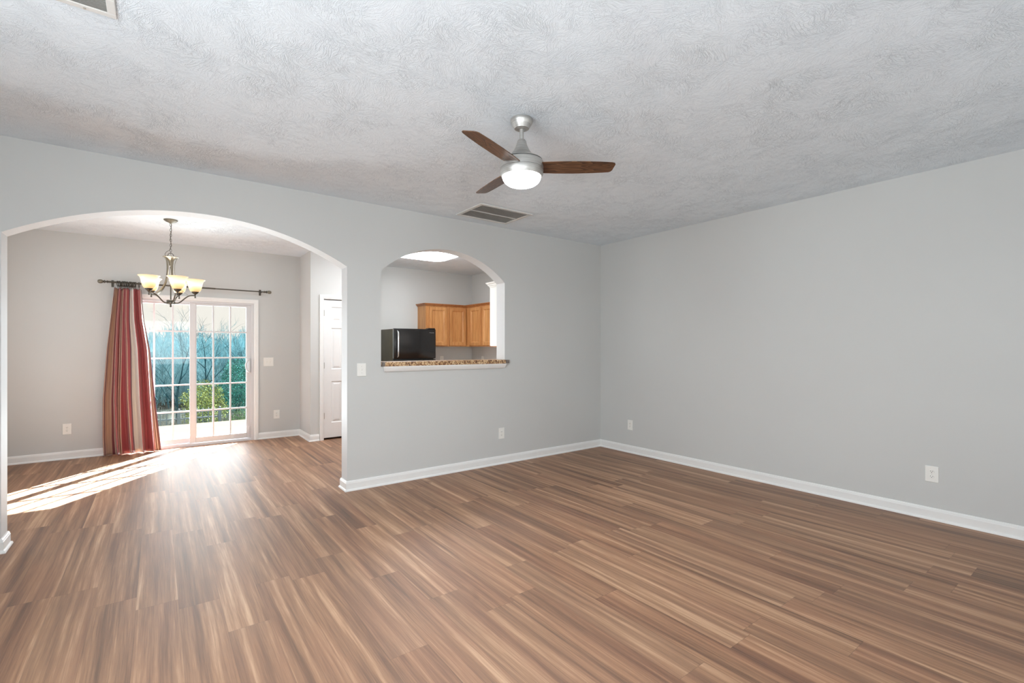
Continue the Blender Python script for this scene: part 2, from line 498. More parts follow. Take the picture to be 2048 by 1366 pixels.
# ------------------------------------------------------------------ the shell
XL, XR, YR, YB = -6.5, 0.0, -5.4, 3.32
T = 0.165
def arch_z(x, xa, xb, zs, za):
    if za <= zs:
        return zs
    s = (xb - xa) / 2; r = za - zs; rad = (s * s + r * r) / (2 * r); c = (xa + xb) / 2
    return za - rad + math.sqrt(max(0, rad * rad - (x - c) ** 2))
def holed_wall(name, x0, x1, y0, y1, ops, label, n=40, flip=None):
    """wall along X from y0 to y1 with openings (xa, xb, z0, spring, apex)"""
    mb = MB()
    xs = sorted(set([x0, x1] + [o[0] for o in ops] + [o[1] for o in ops]))
    for a, b in zip(xs[:-1], xs[1:]):
        op = next((o for o in ops if o[0] <= a + 1e-6 and o[1] >= b - 1e-6), None)
        if op is None:
            for y in (y0, y1):
                mb.add([(a, y, 0), (b, y, 0), (b, y, H), (a, y, H)], [(0, 1, 2, 3)])
            continue
        xa, xb, z0, zs, za = op
        k = n if za > zs else 1
        px = [xa + (xb - xa) * (0.5 - 0.5 * math.cos(math.pi * i / k)) if k > 1 else (xa + (xb - xa) * i) for i in range(k + 1)]
        pz = [arch_z(x, xa, xb, zs, za) for x in px]
        for i in range(k):
            for y in (y0, y1):
                mb.add([(px[i], y, pz[i]), (px[i + 1], y, pz[i + 1]), (px[i + 1], y, H), (px[i], y, H)], [(0, 1, 2, 3)])
            mb.add([(px[i], y0, pz[i]), (px[i + 1], y0, pz[i + 1]), (px[i + 1], y1, pz[i + 1]), (px[i], y1, pz[i])], [(0, 1, 2, 3)], 1)
        if z0 > 0:
            for y in (y0, y1):
                mb.add([(xa, y, 0), (xb, y, 0), (xb, y, z0), (xa, y, z0)], [(0, 1, 2, 3)])
            mb.add([(xa, y0, z0), (xb, y0, z0), (xb, y1, z0), (xa, y1, z0)], [(0, 1, 2, 3)], 1)
        for x in (xa, xb):
            mb.add([(x, y0, z0), (x, y1, z0), (x, y1, zs), (x, y0, zs)], [(0, 1, 2, 3)], 1)
    for x in (x0, x1):
        mb.add([(x, y0, 0), (x, y1, 0), (x, y1, H), (x, y0, H)], [(0, 1, 2, 3)])
    o = mb.build(name, ['wall_paint', 'reveal_paint'])
    return tag(o, label, 'wall', kind='structure')

fl = MB().box(XL - 0.15, XR + 0.15, YR - 0.15, YB + 0.14, -0.12, 0.0).build('floor', 'plank_floor')
tag(fl, 'brown wood-look plank floor running through the arch', 'floor', kind='structure')
ce = MB().box(XL - 0.15, XR + 0.15, YR - 0.15, YB + 0.15, H, H + 0.12).build('ceiling', 'ceiling_texture')
tag(ce, 'white stomp-textured ceiling over the empty room', 'ceiling', kind='structure')
AX0, AX1, AS, AA = -5.688, -3.438, 2.106, 2.41
PX0, PX1, PZ, PS, PA = -3.109, -1.615, 1.16, 2.102, 2.395
holed_wall('wall_front', XL, XR, 0.0, T, [(AX0, AX1, 0, AS, AA), (PX0, PX1, PZ, PS, PA)],
           'grey wall with the wide white arch and the arched kitchen pass-through')
holed_wall('wall_back', XL, XR, YB, YB + 0.15, [(-5.19, -3.73, 0, 1.992, 1.992)],
           'light grey far wall holding the sliding glass door')
tag(MB().box(0, 0.14, YR - 0.15, YB + 0.15, 0, H).build('wall_right', 'wall_paint'), 'long blank grey wall on the right with two outlets', 'wall', kind='structure')
WLY0, WLY1 = -4.45, -2.75
WDY0, WDY1 = 1.05, 2.35
mb = MB()
mb.box(XL - 0.14, XL, YR - 0.15, WLY0, 0, H); mb.box(XL - 0.14, XL, WLY1, WDY0, 0, H); mb.box(XL - 0.14, XL, WDY1, YB + 0.15, 0, H)
mb.box(XL - 0.14, XL, WDY0, WDY1, 0, 0.8); mb.box(XL - 0.14, XL, WDY0, WDY1, 2.2, H)
mb.box(XL - 0.14, XL, WLY0, WLY1, 0, 0.8); mb.box(XL - 0.14, XL, WLY0, WLY1, 2.2, H)
tag(mb.build('wall_left', 'wall_paint'), 'grey wall at the far left of the rooms', 'wall', kind='structure')
holed_wall('wall_rear', XL, XR, YR - 0.15, YR, [(-5.45, -3.95, 0.8, 2.2, 2.2), (-2.65, -1.15, 0.8, 2.2, 2.2)],
           'grey wall behind the camera with two added window openings')
PY = 2.69
holed_wall('wall_pantry', -3.103, -2.12, PY, PY + 0.11, [(-2.925, -2.30, 0, 2.052, 2.052)], 'grey pantry wall holding the white six-panel door')
mb = MB()
mb.box(-3.103, -3.0, PY + 0.11, YB, 0, H); mb.box(-2.22, -2.12, PY + 0.11, YB, 0, H)
tag(mb.build('wall_closet', 'wall_paint'), 'short grey side walls of the pantry closet', 'wall', kind='structure')

for i, (a, b) in enumerate(((-5.45, -3.95), (-2.65, -1.15))):  # unseen windows, made up as openings for the rear fill lamps
    w = thing('window_%d' % (i + 1), 'white framed window added for fill light in the wall behind the camera', 'window', (0.5 * (a + b), YR - 0.08, 0.8), 0, None, 'structure')
    o = Vector(w.location)
    m = MB(o)
    m.box(a, a + 0.05, YR - 0.12, YR - 0.04, 0.8, 2.2); m.box(b - 0.05, b, YR - 0.12, YR - 0.04, 0.8, 2.2)
    m.box(a + 0.05, b - 0.05, YR - 0.12, YR - 0.04, 0.8, 0.85); m.box(a + 0.05, b - 0.05, YR - 0.12, YR - 0.04, 2.15, 2.2)
    m.box(a + 0.05, b - 0.05, YR - 0.11, YR - 0.05, 1.475, 1.52)
    m.build('window_frame', 'vinyl', w)
    MB(o).box(a + 0.05, b - 0.05, YR - 0.085, YR - 0.08, 0.85, 2.15).build('pane', 'window_glass', w)

for i, (a, b, lab) in enumerate(((WLY0, WLY1, 'white framed window added for fill light in the left wall of the main room'), (WDY0, WDY1, 'white framed window in the left wall of the dining area'))):  # main-room window is unseen, added to go with its fill lamp
    w = thing('window_%d' % (i + 3), lab, 'window', (XL - 0.08, (a + b) / 2, 0.8), 0, None, 'structure')
    o = Vector(w.location)
    m = MB(o)
    m.box(XL - 0.12, XL - 0.04, a, a + 0.05, 0.8, 2.2); m.box(XL - 0.12, XL - 0.04, b - 0.05, b, 0.8, 2.2)
    m.box(XL - 0.12, XL - 0.04, a + 0.05, b - 0.05, 0.8, 0.85); m.box(XL - 0.12, XL - 0.04, a + 0.05, b - 0.05, 2.15, 2.2)
    m.box(XL - 0.11, XL - 0.05, a + 0.05, b - 0.05, 1.475, 1.52)
    m.build('window_frame', 'vinyl', w)
    MB(o).box(XL - 0.085, XL - 0.08, a + 0.05, b - 0.05, 0.85, 2.15).build('pane', 'window_glass', w)

# baseboards with shoe moulding
BP = [(0, 0), (0.025, 0), (0.025, 0.006), (0.022, 0.014), (0.014, 0.02), (0.014, 0.072), (0.011, 0.078), (0.011, 0.083), (0.006, 0.093), (0, 0.095)]
def baseboard(name, pts, label, prev=None, nxt=None):
    q = lambda p: (p[0], p[1], 0) if p else None
    o = MB().sweep([q(p) for p in pts], BP, (0, 0, 1), 1, q(prev), q(nxt)).build(name, 'trim_paint')
    tag(o, label, 'baseboard', kind='structure')
baseboard('baseboard_right', [(0, YR), (0, 0)], 'white baseboard along the long right wall', nxt=(-1, 0))
baseboard('baseboard_front', [(0, 0), (AX1, 0), (AX1, T), (-2.3, T)], 'white baseboard under the pass-through, wrapping the arch end', prev=(0, -1))
baseboard('baseboard_left', [(XL, T), (AX0, T), (AX0, 0), (XL, 0)], 'white baseboard wrapping the left foot of the arch')
baseboard('baseboard_back', [(-5.262, YB), (XL, YB)], 'white baseboard left of the striped curtain')
baseboard('baseboard_pantry', [(-2.985, PY), (-3.103, PY), (-3.103, YB), (-3.674, YB)], 'white baseboard around the pantry corner')
baseboard('baseboard_rear', [(XL, YR), (0, YR)], 'white baseboard on the wall behind the camera')

# ------------------------------------------------------------------ sliding glass door
CASE = [(0, 0), (0, 0.010), (0.006, 0.014), (0.018, 0.014), (0.022, 0.018), (0.048, 0.020), (0.056, 0.018), (0.057, 0.0)]
dr = thing('door_1', 'white sliding glass door with grille panes onto the patio', 'door', (-4.46, 3.39, 0), 0, None, 'structure')
O = Vector(dr.location)
m = MB(O).sweep([(-3.731, YB, 0.0), (-3.731, YB, 1.988), (-5.189, YB, 1.988), (-5.189, YB, 0.0)], CASE, (0, -1, 0), -1)
m.build('casing', 'trim_paint', dr)
m = MB(O)
m.box(-3.768, -3.73, 3.325, 3.455, 0.0, 1.992); m.box(-5.19, -5.152, 3.325, 3.455, 0.0, 1.992)
m.box(-5.152, -3.768, 3.325, 3.455, 1.962, 1.992)
m.box(-5.152, -3.768, 3.325, 3.47, 0.0, 0.022); m.box(-5.152, -3.768, 3.338, 3.344, 0.022, 0.034); m.box(-5.152, -3.768, 3.39, 3.396, 0.022, 0.034)
m.build('door_frame', 'vinyl', dr)
def slider(name, xa, xb, ya, yb, sl, sr, zb, zt, cols, rows):
    m = MB(O)
    z0, z1 = 0.036, 1.962
    m.box(xa, xa + sl, ya, yb, z0, z1, 0, 0.004); m.box(xb - sr, xb, ya, yb, z0, z1, 0, 0.004)
    m.box(xa + sl, xb - sr, ya, yb, z0, zb, 0, 0.004); m.box(xa + sl, xb - sr, ya, yb, zt, z1, 0, 0.004)
    p = m.build(name, 'vinyl', dr)
    g = MB(O)
    yc = (ya + yb) / 2
    gx0, gx1 = xa + sl, xb - sr
    w = 0.010
    for i in range(1, cols):
        x = gx0 + (gx1 - gx0) * i / cols
        g.box(x - w, x + w, yc - 0.009, yc + 0.009, zb, zt)
    for j in range(1, rows):
        z = zb + (zt - zb) * j / rows
        for i in range(cols):
            a = gx0 + (gx1 - gx0) * i / cols + (w if i else 0); b = gx0 + (gx1 - gx0) * (i + 1) / cols - (w if i < cols - 1 else 0)
            g.box(a, b, yc - 0.009, yc + 0.009, z - w, z + w)
    g.box(gx0, gx0 + 0.010, yc - 0.012, yc + 0.012, zb, zt); g.box(gx1 - 0.010, gx1, yc - 0.012, yc + 0.012, zb, zt)
    g.build('muntin_grid', 'vinyl', p)
    MB(O).box(gx0, gx1, yc + 0.0095, yc + 0.0125, zb, zt).build('glass', 'window_glass', p)
    return p
slider('fixed_panel', -5.150, -4.442, 3.398, 3.436, 0.05, 0.05, 0.105, 1.935, 3, 5)
sp_ = slider('sliding_panel', -4.508, -3.766, 3.346, 3.386, 0.068, 0.052, 0.112, 1.93, 3, 5)
m = MB(O)
m.tube([(-3.79 - 0.045 * math.sin(math.pi * i / 12), 3.318, 1.085 + 0.088 * math.cos(math.pi * i / 12)) for i in range(13)], 0.011, 8)
m.box(-3.806, -3.776, 3.318, 3.348, 0.985, 1.185, 0, 0.006)
m.build('door_handle', 'vinyl', sp_, True)
m = MB(O).box(-3.80, -3.782, 3.335, 3.348, 0.12, 0.20, 0, 0.003)
m.build('foot_bolt', 'vinyl', sp_)

# ------------------------------------------------------------------ pantry door
d2 = thing('door_2', 'white six-panel pantry door just inside the arch', 'door', (-2.61, PY + 0.02, 0), 0, None, 'structure')
O = Vector(d2.location)
m = MB(O).sweep([(-2.292, PY, 0.0), (-2.292, PY, 2.058), (-2.923, PY, 2.058), (-2.923, PY, 0.0)], CASE, (0, -1, 0), -1)
m.build('casing', 'trim_paint', d2)
m = MB(O)
m.box(-2.925, -2.921, PY, PY + 0.11, 0, 2.05); m.box(-2.304, -2.30, PY, PY + 0.11, 0, 2.05)
m.build('jamb', 'trim_paint', d2)
m = MB(O)
lx0, lx1, ly0, ly1, lz0, lz1 = -2.916, -2.309, PY + 0.01, PY + 0.045, 0.028, 2.042
cx = [(-2.812, -2.655), (-2.57, -2.413)]
rz = [(0.245, 0.852), (1.028, 1.635), (1.733, 1.946)]
xs = [lx0, cx[0][0], cx[0][1], cx[1][0], cx[1][1], lx1]
m.box(xs[0], xs[1], ly0, ly1, lz0, lz1); m.box(xs[2], xs[3], ly0, ly1, lz0, lz1); m.box(xs[4], xs[5], ly0, ly1, lz0, lz1)
zz = [lz0, rz[0][0], rz[0][1], rz[1][0], rz[1][1], rz[2][0], rz[2][1], lz1]
for (a, b) in cx:
    for i in (0, 2, 4, 6):
        m.box(a, b, ly0, ly1, zz[i], zz[i + 1])
leaf = m.build('door_leaf', 'door_paint', d2)
for (a, b) in cx:
    for (c, e) in rz:
        k = MB(O)
        def ring(ins, y):
            return [(a + ins, y, c + ins), (b - ins, y, c + ins), (b - ins, y, e - ins), (a + ins, y, e - ins)]
        rr = [ring(0, ly0), ring(0.010, ly0 + 0.010), ring(0.020, ly0 + 0.011), ring(0.042, ly0 + 0.002)]
        for q in range(3):
            vs = rr[q] + rr[q + 1]
            k.add(vs, [(i, (i + 1) % 4, 4 + (i + 1) % 4, 4 + i) for i in range(4)])
        k.add(rr[3], [(0, 1, 2, 3)])
        k.build('door_panel', 'door_paint', leaf)
for z in (0.35, 1.086, 1.852):
    k = MB(O).tube([(-2.919, PY + 0.004, z - 0.045), (-2.919, PY + 0.004, z + 0.045)], 0.007, 10)
    k.box(-2.918, -2.906, PY + 0.0085, PY + 0.0105, z - 0.042, z + 0.042)
    k.build('hinge', 'screw_metal', d2)
k = MB(O).lathe([(0.026, 0), (0.026, 0.006), (0.010, 0.012), (0.010, 0.035), (0.026, 0.045), (0.028, 0.06), (0.018, 0.07), (0.0, 0.072)], n=24)
k.v = [Vector((-2.372 - O.x + p.x + O.x, ly0 - O.y - (p.z + O.z), 0.95 - O.z + p.y + O.y)) for p in k.v]
k.build('door_knob', 'nickel', d2, True)

# ------------------------------------------------------------------ wall plates
def plate_base(w, h):
    m = MB()
    m.box(-w / 2, w / 2, -0.0065, 0.0, -h / 2, h / 2, 0, 0.003)
    return m
def outlet(label, loc, rz, w=0.079, h=0.126, group=None):
    r = thing('wall_outlet', label, 'outlet', loc, rz, group)
    plate_base(w, h).build('cover_plate', 'plate_plastic', r)
    for s in (1, -1):
        z = s * 0.0195
        m = MB()
        pts = [(0.0165 * math.cos(a), 0.0145 * math.sin(a)) for a in [2 * math.pi * i / 24 for i in range(24)]]
        pts = [(max(-0.0165, min(0.0165, x * 1.08)), max(-0.0125, min(0.0125, y))) for x, y in pts]
        vs = [(x, -0.0065, z + y) for x, y in pts] + [(x * 0.96, -0.0092, z + y * 0.96) for x, y in pts]
        n = len(pts)
        m.add(vs, [(i, (i + 1) % n, n + (i + 1) % n, n + i) for i in range(n)] + [tuple(range(n, 2 * n))])
        rc = m.build('receptacle', 'plate_plastic', r)
        k = MB()
        k.box(-0.0075, -0.0053, -0.0098, -0.009, z + 0.0005, z + 0.0085); k.box(0.0053, 0.0075, -0.0098, -0.009, z + 0.0005, z + 0.0085)
        k.tube([(0, -0.0098, z - 0.006), (0, -0.009, z - 0.006)], 0.0027, 10)
        k.build('socket_slot', 'dark_slot', rc)
    MB().tube([(0, -0.0078, 0), (0, -0.006, 0)], 0.0026, 10).build('screw', 'screw_metal', r)
    return r
def switch(label, loc, rz, w, h, toggles):
    r = thing('light_switch', label, 'switch', loc, rz)
    plate_base(w, h).build('cover_plate', 'plate_plastic', r)
    for x in toggles:
        m = MB()
        m.box(x - 0.0055, x + 0.0055, -0.0078, -0.0062, -0.012, 0.012)
        m.add([(x - 0.0042, -0.0075, -0.008), (x + 0.0042, -0.0075, -0.008), (x + 0.0042, -0.0075, 0.006), (x - 0.0042, -0.0075, 0.006),
               (x - 0.0036, -0.016, 0.004), (x + 0.0036, -0.016, 0.004), (x + 0.0036, -0.015, 0.0105), (x - 0.0036, -0.015, 0.0105)],
              [(0, 1, 5, 4), (1, 2, 6, 5), (2, 3, 7, 6), (3, 0, 4, 7), (4, 5, 6, 7)])
        m.build('toggle', 'plate_plastic', r)
        for z in (0.030, -0.030):
            MB().tube([(x, -0.0076, z), (x, -0.006, z)], 0.0026, 8).build('screw', 'screw_metal', r)
    return r
outlet('white duplex outlet low on the grey wall below the pass-through', (-1.664, 0, 0.353), 0)
outlet('white duplex outlet low on the right wall, nearest the room corner', (0, -0.516, 0.355), R(-90))
outlet('larger-looking white outlet low on the right wall, far from the corner', (0, -3.481, 0.357), R(-90), 0.083, 0.124)
outlet('white duplex outlet on the far wall left of the striped curtain', (-5.738, YB, 0.363), 0, 0.081, 0.129)
outlet('white duplex outlet on the far wall right of the sliding door', (-3.432, YB, 0.349), 0, 0.081, 0.131)
outlet('white kitchen outlet under the oak cabinets, beside the black fridge', (-0.652, YB, 1.13), 0, 0.072, 0.118)
outlet('white kitchen outlet near the inner corner, right of the oak cabinet joint', (0, 2.93, 1.13), R(-90), 0.079, 0.118)
switch('white single light switch between the arch and the pass-through', (-3.302, 0, 1.136), 0, 0.087, 0.124, [0.0])
switch('white double light switch on the far wall beside the sliding door', (-3.540, YB, 1.136), 0, 0.132, 0.128, [-0.023, 0.023])

# ------------------------------------------------------------------ ceiling registers
vt = thing('ceiling_vent', 'square white return-air grille on the ceiling beyond the fan', 'vent', (-2.045, -0.43, H))
O = Vector(vt.location)
x0, x1, y0, y1 = -2.375, -1.735, -0.665, -0.185
f_ = 0.035
m = MB(O)
m.box(x0, x1, y0, y0 + f_, H - 0.014, H, 0, 0.004); m.box(x0, x1, y1 - f_, y1, H - 0.014, H, 0, 0.004)
m.box(x0, x0 + f_, y0 + f_, y1 - f_, H - 0.014, H, 0, 0.004); m.box(x1 - f_, x1, y0 + f_, y1 - f_, H - 0.014, H, 0, 0.004)
m.build('frame', 'vent_paint', vt)
m = MB(O)
ym = (y0 + y1) / 2
m.box(x0 + f_, x1 - f_, ym - 0.006, ym + 0.006, H - 0.013, H - 0.002)
m.build('divider', 'vent_paint', vt)
m = MB(O)
N_ = 40
for i in range(N_):
    x = x0 + f_ + (x1 - x0 - 2 * f_) * (i + 0.5) / N_
    for (ya, yb) in ((y0 + f_, ym - 0.006), (ym + 0.006, y1 - f_)):
        m.add([(x - 0.006, ya, H - 0.012), (x - 0.006, yb, H - 0.012), (x + 0.004, yb, H - 0.003), (x + 0.004, ya, H - 0.003),
               (x - 0.0045, ya, H - 0.012), (x - 0.0045, yb, H - 0.012), (x + 0.0055, yb, H - 0.003), (x + 0.0055, ya, H - 0.003)],
              [(0, 1, 2, 3), (4, 7, 6, 5), (0, 4, 5, 1), (2, 6, 7, 3), (0, 3, 7, 4), (1, 5, 6, 2)])
m.build('louver', 'vent_paint', vt)
MB(O).box(x0 + f_, x1 - f_, y0 + f_, y1 - f_, H - 0.002, H).build('duct_opening', 'vent_shade', vt)

v2 = thing('ceiling_vent', 'white supply register at the top left edge of the ceiling', 'vent', (-5.16, -1.97, H))
O = Vector(v2.location)
x0, x1, y0, y1 = -5.312, -5.004, -2.052, -1.892
m = MB(O)
f_ = 0.03
for a in ((x0, x1, y0, y0 + f_), (x0, x1, y1 - f_, y1), (x0, x0 + f_, y0 + f_, y1 - f_), (x1 - f_, x1, y0 + f_, y1 - f_)):
    m.box(a[0], a[1], a[2], a[3], H - 0.007, H, 0, 0.003)
m.build('frame', 'vent_paint', v2)
m = MB(O)
for i in range(10):
    y = y0 + f_ + (y1 - y0 - 2 * f_) * (i + 0.5) / 10
    m.add([(x0 + f_, y - 0.005, H - 0.007), (x1 - f_, y - 0.005, H - 0.007), (x1 - f_, y + 0.003, H - 0.002), (x0 + f_, y + 0.003, H - 0.002),
           (x0 + f_, y - 0.0038, H - 0.007), (x1 - f_, y - 0.0038, H - 0.007), (x1 - f_, y + 0.0042, H - 0.002), (x0 + f_, y + 0.0042, H - 0.002)],
          [(0, 1, 2, 3), (4, 7, 6, 5), (0, 4, 5, 1), (2, 6, 7, 3), (0, 3, 7, 4), (1, 5, 6, 2)])
m.build('louver', 'vent_paint', v2)
MB(O).box(x0 + f_, x1 - f_, y0 + f_, y1 - f_, H - 0.0015, H).build('duct_opening', 'vent_shade', v2)
for x in (-5.106, -5.21):
    MB(O).lathe([(0.0045, -0.010), (0.0045, -0.006)], (x, -1.905, H), 12).build('screw', 'screw_metal', v2)

# ------------------------------------------------------------------ ceiling fan
FX, FY = -3.084, -2.210
fan = thing('ceiling_fan', 'three-blade ceiling fan with nickel housing and lit white globe', 'ceiling fan', (FX, FY, H))
def L(prof, name, mat, parent=None, n=56):
    return MB((0, 0, H)).lathe(prof, (0, 0, 0), n).build(name, mat, parent or fan, True)
L([(0.0, 2.739), (0.067, 2.739), (0.068, 2.728), (0.066, 2.718), (0.048, 2.690), (0.044, 2.682), (0.030, 2.678), (0.022, 2.676), (0.0, 2.676)], 'canopy', 'nickel')
L([(0.0, 2.70), (0.0125, 2.70), (0.0125, 2.59), (0.0, 2.59)], 'downrod', 'nickel')
L([(0.0, 2.616), (0.022, 2.614), (0.027, 2.606), (0.034, 2.580), (0.045, 2.555), (0.060, 2.532), (0.085, 2.510), (0.110, 2.497), (0.127, 2.488), (0.127, 2.485), (0.0, 2.485)], 'motor_cover', 'nickel')
L([(0.0, 2.4855), (0.1275, 2.4855), (0.1285, 2.482), (0.1275, 2.479), (0.0, 2.479)], 'trim_ring', 'vent_dark')
hs_ = L([(0.0, 2.479), (0.131, 2.479), (0.133, 2.474), (0.132, 2.434), (0.0, 2.434)], 'motor_housing', 'nickel')
L([(0.0, 2.4342), (0.1305, 2.4342), (0.1305, 2.4322), (0.0, 2.4322)], 'seam_ring', 'vent_dark', hs_)
L([(0.0, 2.4322), (0.132, 2.4322), (0.133, 2.428), (0.130, 2.405), (0.122, 2.388), (0.0, 2.388)], 'light_collar', 'nickel')
L([(0.117, 2.3895), (0.1175, 2.384), (0.114, 2.372), (0.105, 2.358), (0.090, 2.346), (0.066, 2.336), (0.038, 2.330), (0.0, 2.328)], 'light_globe', 'globe_glow')
MB((0, 0, H)).tube([(0.074, -0.03, 2.512), (0.084, -0.034, 2.522)], 0.004, 8).build('set_screw', 'dark_slot', fan)
fl_ = add_light('fan_light', 'AREA', (0, 0, 2.318 - H), 10.0, (0.93, 0.97, 1.0), (0, 0, -1), shape='DISK', size=0.2)
fl_.parent = fan
TH0 = -36.03
for kx in range(3):
    m = MB()
    # blade outline in local x (radial), y (chord); pitched about x
    out_ = [(0.100, -0.044), (0.16, -0.049), (0.26, -0.053), (0.38, -0.054), (0.48, -0.051), (0.545, -0.046), (0.560, -0.041), (0.566, -0.032), (0.558, 0.018), (0.550, 0.030), (0.538, 0.036), (0.44, 0.044), (0.32, 0.049), (0.20, 0.049), (0.13, 0.046), (0.100, 0.042)]
    out_ = [(x, y * 1.22) for x, y in out_]
    n = len(out_)
    th = 0.0045
    vs = [(x, y, -th / 2) for x, y in out_] + [(x, y, th / 2) for x, y in out_]
    m.add(vs, [tuple(range(n))[::-1], tuple(range(n, 2 * n))] + [(i, (i + 1) % n, n + (i + 1) % n, n + i) for i in range(n)])
    bl_ = m.build('blade', 'blade_wood', fan)
    bl_.rotation_euler = (R(-12), 0, R(TH0 + 120 * kx))
    bl_.location = (0, 0, 2.447 - H)

# ------------------------------------------------------------------ chandelier
CX, CY, CR, CT = -4.747, 1.885, 0.222, 212.26
ch = thing('chandelier', 'five-light bronze chandelier with lit alabaster glass shades, inside the arch', 'chandelier', (CX, CY, H))
MB((0, 0, H)).lathe([(0.0, 2.739), (0.064, 2.739), (0.064, 2.732), (0.045, 2.718), (0.018, 2.708), (0.010, 2.700), (0.0, 2.698)], (0, 0, 0), 32).build('canopy', 'pewter', ch, True)
m = MB((0, 0, H))
z = 2.702; i = 0
while z > 2.375:
    lh, lw = 0.017, 0.008
    pts = []
    for q in range(13):
        a = 2 * math.pi * q / 12
        p = (lw * math.sin(a), 0, lh * math.cos(a))
        if i % 2:
            p = (0, p[0], p[2])
        pts.append((p[0], p[1], z - lh + p[2]))
    m.tube(pts, 0.0018, 6, caps=False)
    z -= 2 * lh - 0.006; i += 1
m.tube([(0.004, 0.003, 2.70), (0.006, -0.004, 2.62), (-0.005, 0.004, 2.54), (0.006, 0.0, 2.47), (-0.01, 0.0, 2.41), (-0.04, 0.0, 2.385), (-0.052, 0, 2.36), (-0.04, 0, 2.336), (-0.01, 0, 2.33)], 0.0022, 6)
m.build('chain', 'bronze', ch, True)
MB((0, 0, H)).tube([(0.026 * math.cos(a), 0, 2.345 + 0.032 * math.sin(a)) for a in [math.pi * q / 12 for q in range(-1, 14)]], 0.003, 8).build('hanging_loop', 'bronze', ch, True)
MB((0, 0, H)).lathe([(0.0, 2.338), (0.072, 2.336), (0.074, 2.332), (0.055, 2.322), (0.036, 2.308), (0.024, 2.288), (0.018, 2.262), (0.014, 2.235), (0.0, 2.23)], (0, 0, 0), 32).build('crown_bowl', 'pewter', ch, True)
MB((0, 0, H)).tube([(0, 0, 2.25), (0, 0, 1.86)], 0.006, 10).build('center_rod', 'bronze', ch, True)
MB((0, 0, H)).lathe([(0.0, 1.868), (0.034, 1.866), (0.040, 1.860), (0.037, 1.853), (0.037, 1.836), (0.044, 1.828), (0.040, 1.822), (0.024, 1.817), (0.010, 1.812), (0.008, 1.804), (0.010, 1.796), (0.006, 1.788), (0.0, 1.786)], (0, 0, 0), 28).build('hub', 'bronze', ch, True)
def bez(ps, n=18):
    o = []
    for i in range(n + 1):
        t_ = i / n; q = [Vector(p) for p in ps]
        while len(q) > 1:
            q = [a.lerp(b, t_) for a, b in zip(q[:-1], q[1:])]
        o.append(q[0])
    return o
for kx in range(5):
    a = R(CT + 72 * kx)
    cs, sn = math.cos(a), math.sin(a)
    P3 = lambda r, z: (r * cs, r * sn, z)
    m = MB((0, 0, H))
    path = bez([P3(0.034, 1.838), P3(0.085, 1.815), P3(0.115, 1.88), P3(0.15, 1.945), P3(0.19, 1.925), P3(CR + 0.004, 1.925)])
    m.tube(path, 0.0065, 8, ref=(0, 0, 1))
    ar = m.build('arm', 'bronze', ch, True)
    m = MB((0, 0, H))
    path = bez([P3(0.060, 2.325), P3(0.022, 2.285), P3(0.030, 2.20), P3(0.026, 2.08), P3(0.055, 1.985), P3(0.115, 1.955), P3(0.150, 1.930)], 24)
    tv = Vector((-sn, cs, 0))
    for s_ in (-1,):
        vs = []
        for p in path:
            vs += [p + tv * 0.010, p - tv * 0.010]
        vs2 = [v_ + Vector((cs * 0.004, sn * 0.004, 0.002)) for v_ in vs]
        n = len(vs)
        fs = []
        for i in range(len(path) - 1):
            fs += [(2 * i, 2 * i + 1, 2 * i + 3, 2 * i + 2), (n + 2 * i, n + 2 * i + 2, n + 2 * i + 3, n + 2 * i + 1),
                   (2 * i, 2 * i + 2, n + 2 * i + 2, n + 2 * i), (2 * i + 1, n + 2 * i + 1, n + 2 * i + 3, 2 * i + 3)]
        m.add(vs + vs2, fs)
    m.build('strap', 'pewter', ch, True)
    c = (CR * cs, CR * sn)
    m = MB((0, 0, H))
    m.lathe([(0.0, 1.898), (0.007, 1.900), (0.009, 1.906), (0.006, 1.914), (0.006, 1.935), (0.016, 1.942), (0.030, 1.955), (0.038, 1.972), (0.040, 1.982), (0.036, 1.982), (0.0, 1.978)], (c[0], c[1], 0), 24)
    m.build('shade_cup', 'bronze', ar, True)
    m = MB()
    pr_ = [(0.0, 0.002), (0.038, 0.002), (0.050, 0.014), (0.059, 0.036), (0.065, 0.062), (0.070, 0.088), (0.076, 0.110), (0.085, 0.125), (0.096, 0.132), (0.0965, 0.136), (0.085, 0.130), (0.072, 0.112), (0.066, 0.088), (0.061, 0.062), (0.054, 0.036), (0.044, 0.016), (0.0, 0.008)]
    m.lathe(pr_, (0, 0, 0), 36)
    m.build('glass_shade', 'shade_glow', ch, True, (c[0], c[1], 1.967 - H))
pl_ = add_light('chandelier_light', 'POINT', (0, 0, 2.16 - H), 3.5, (1.0, 0.97, 0.93), shadow_soft_size=0.12)
pl_.parent = ch

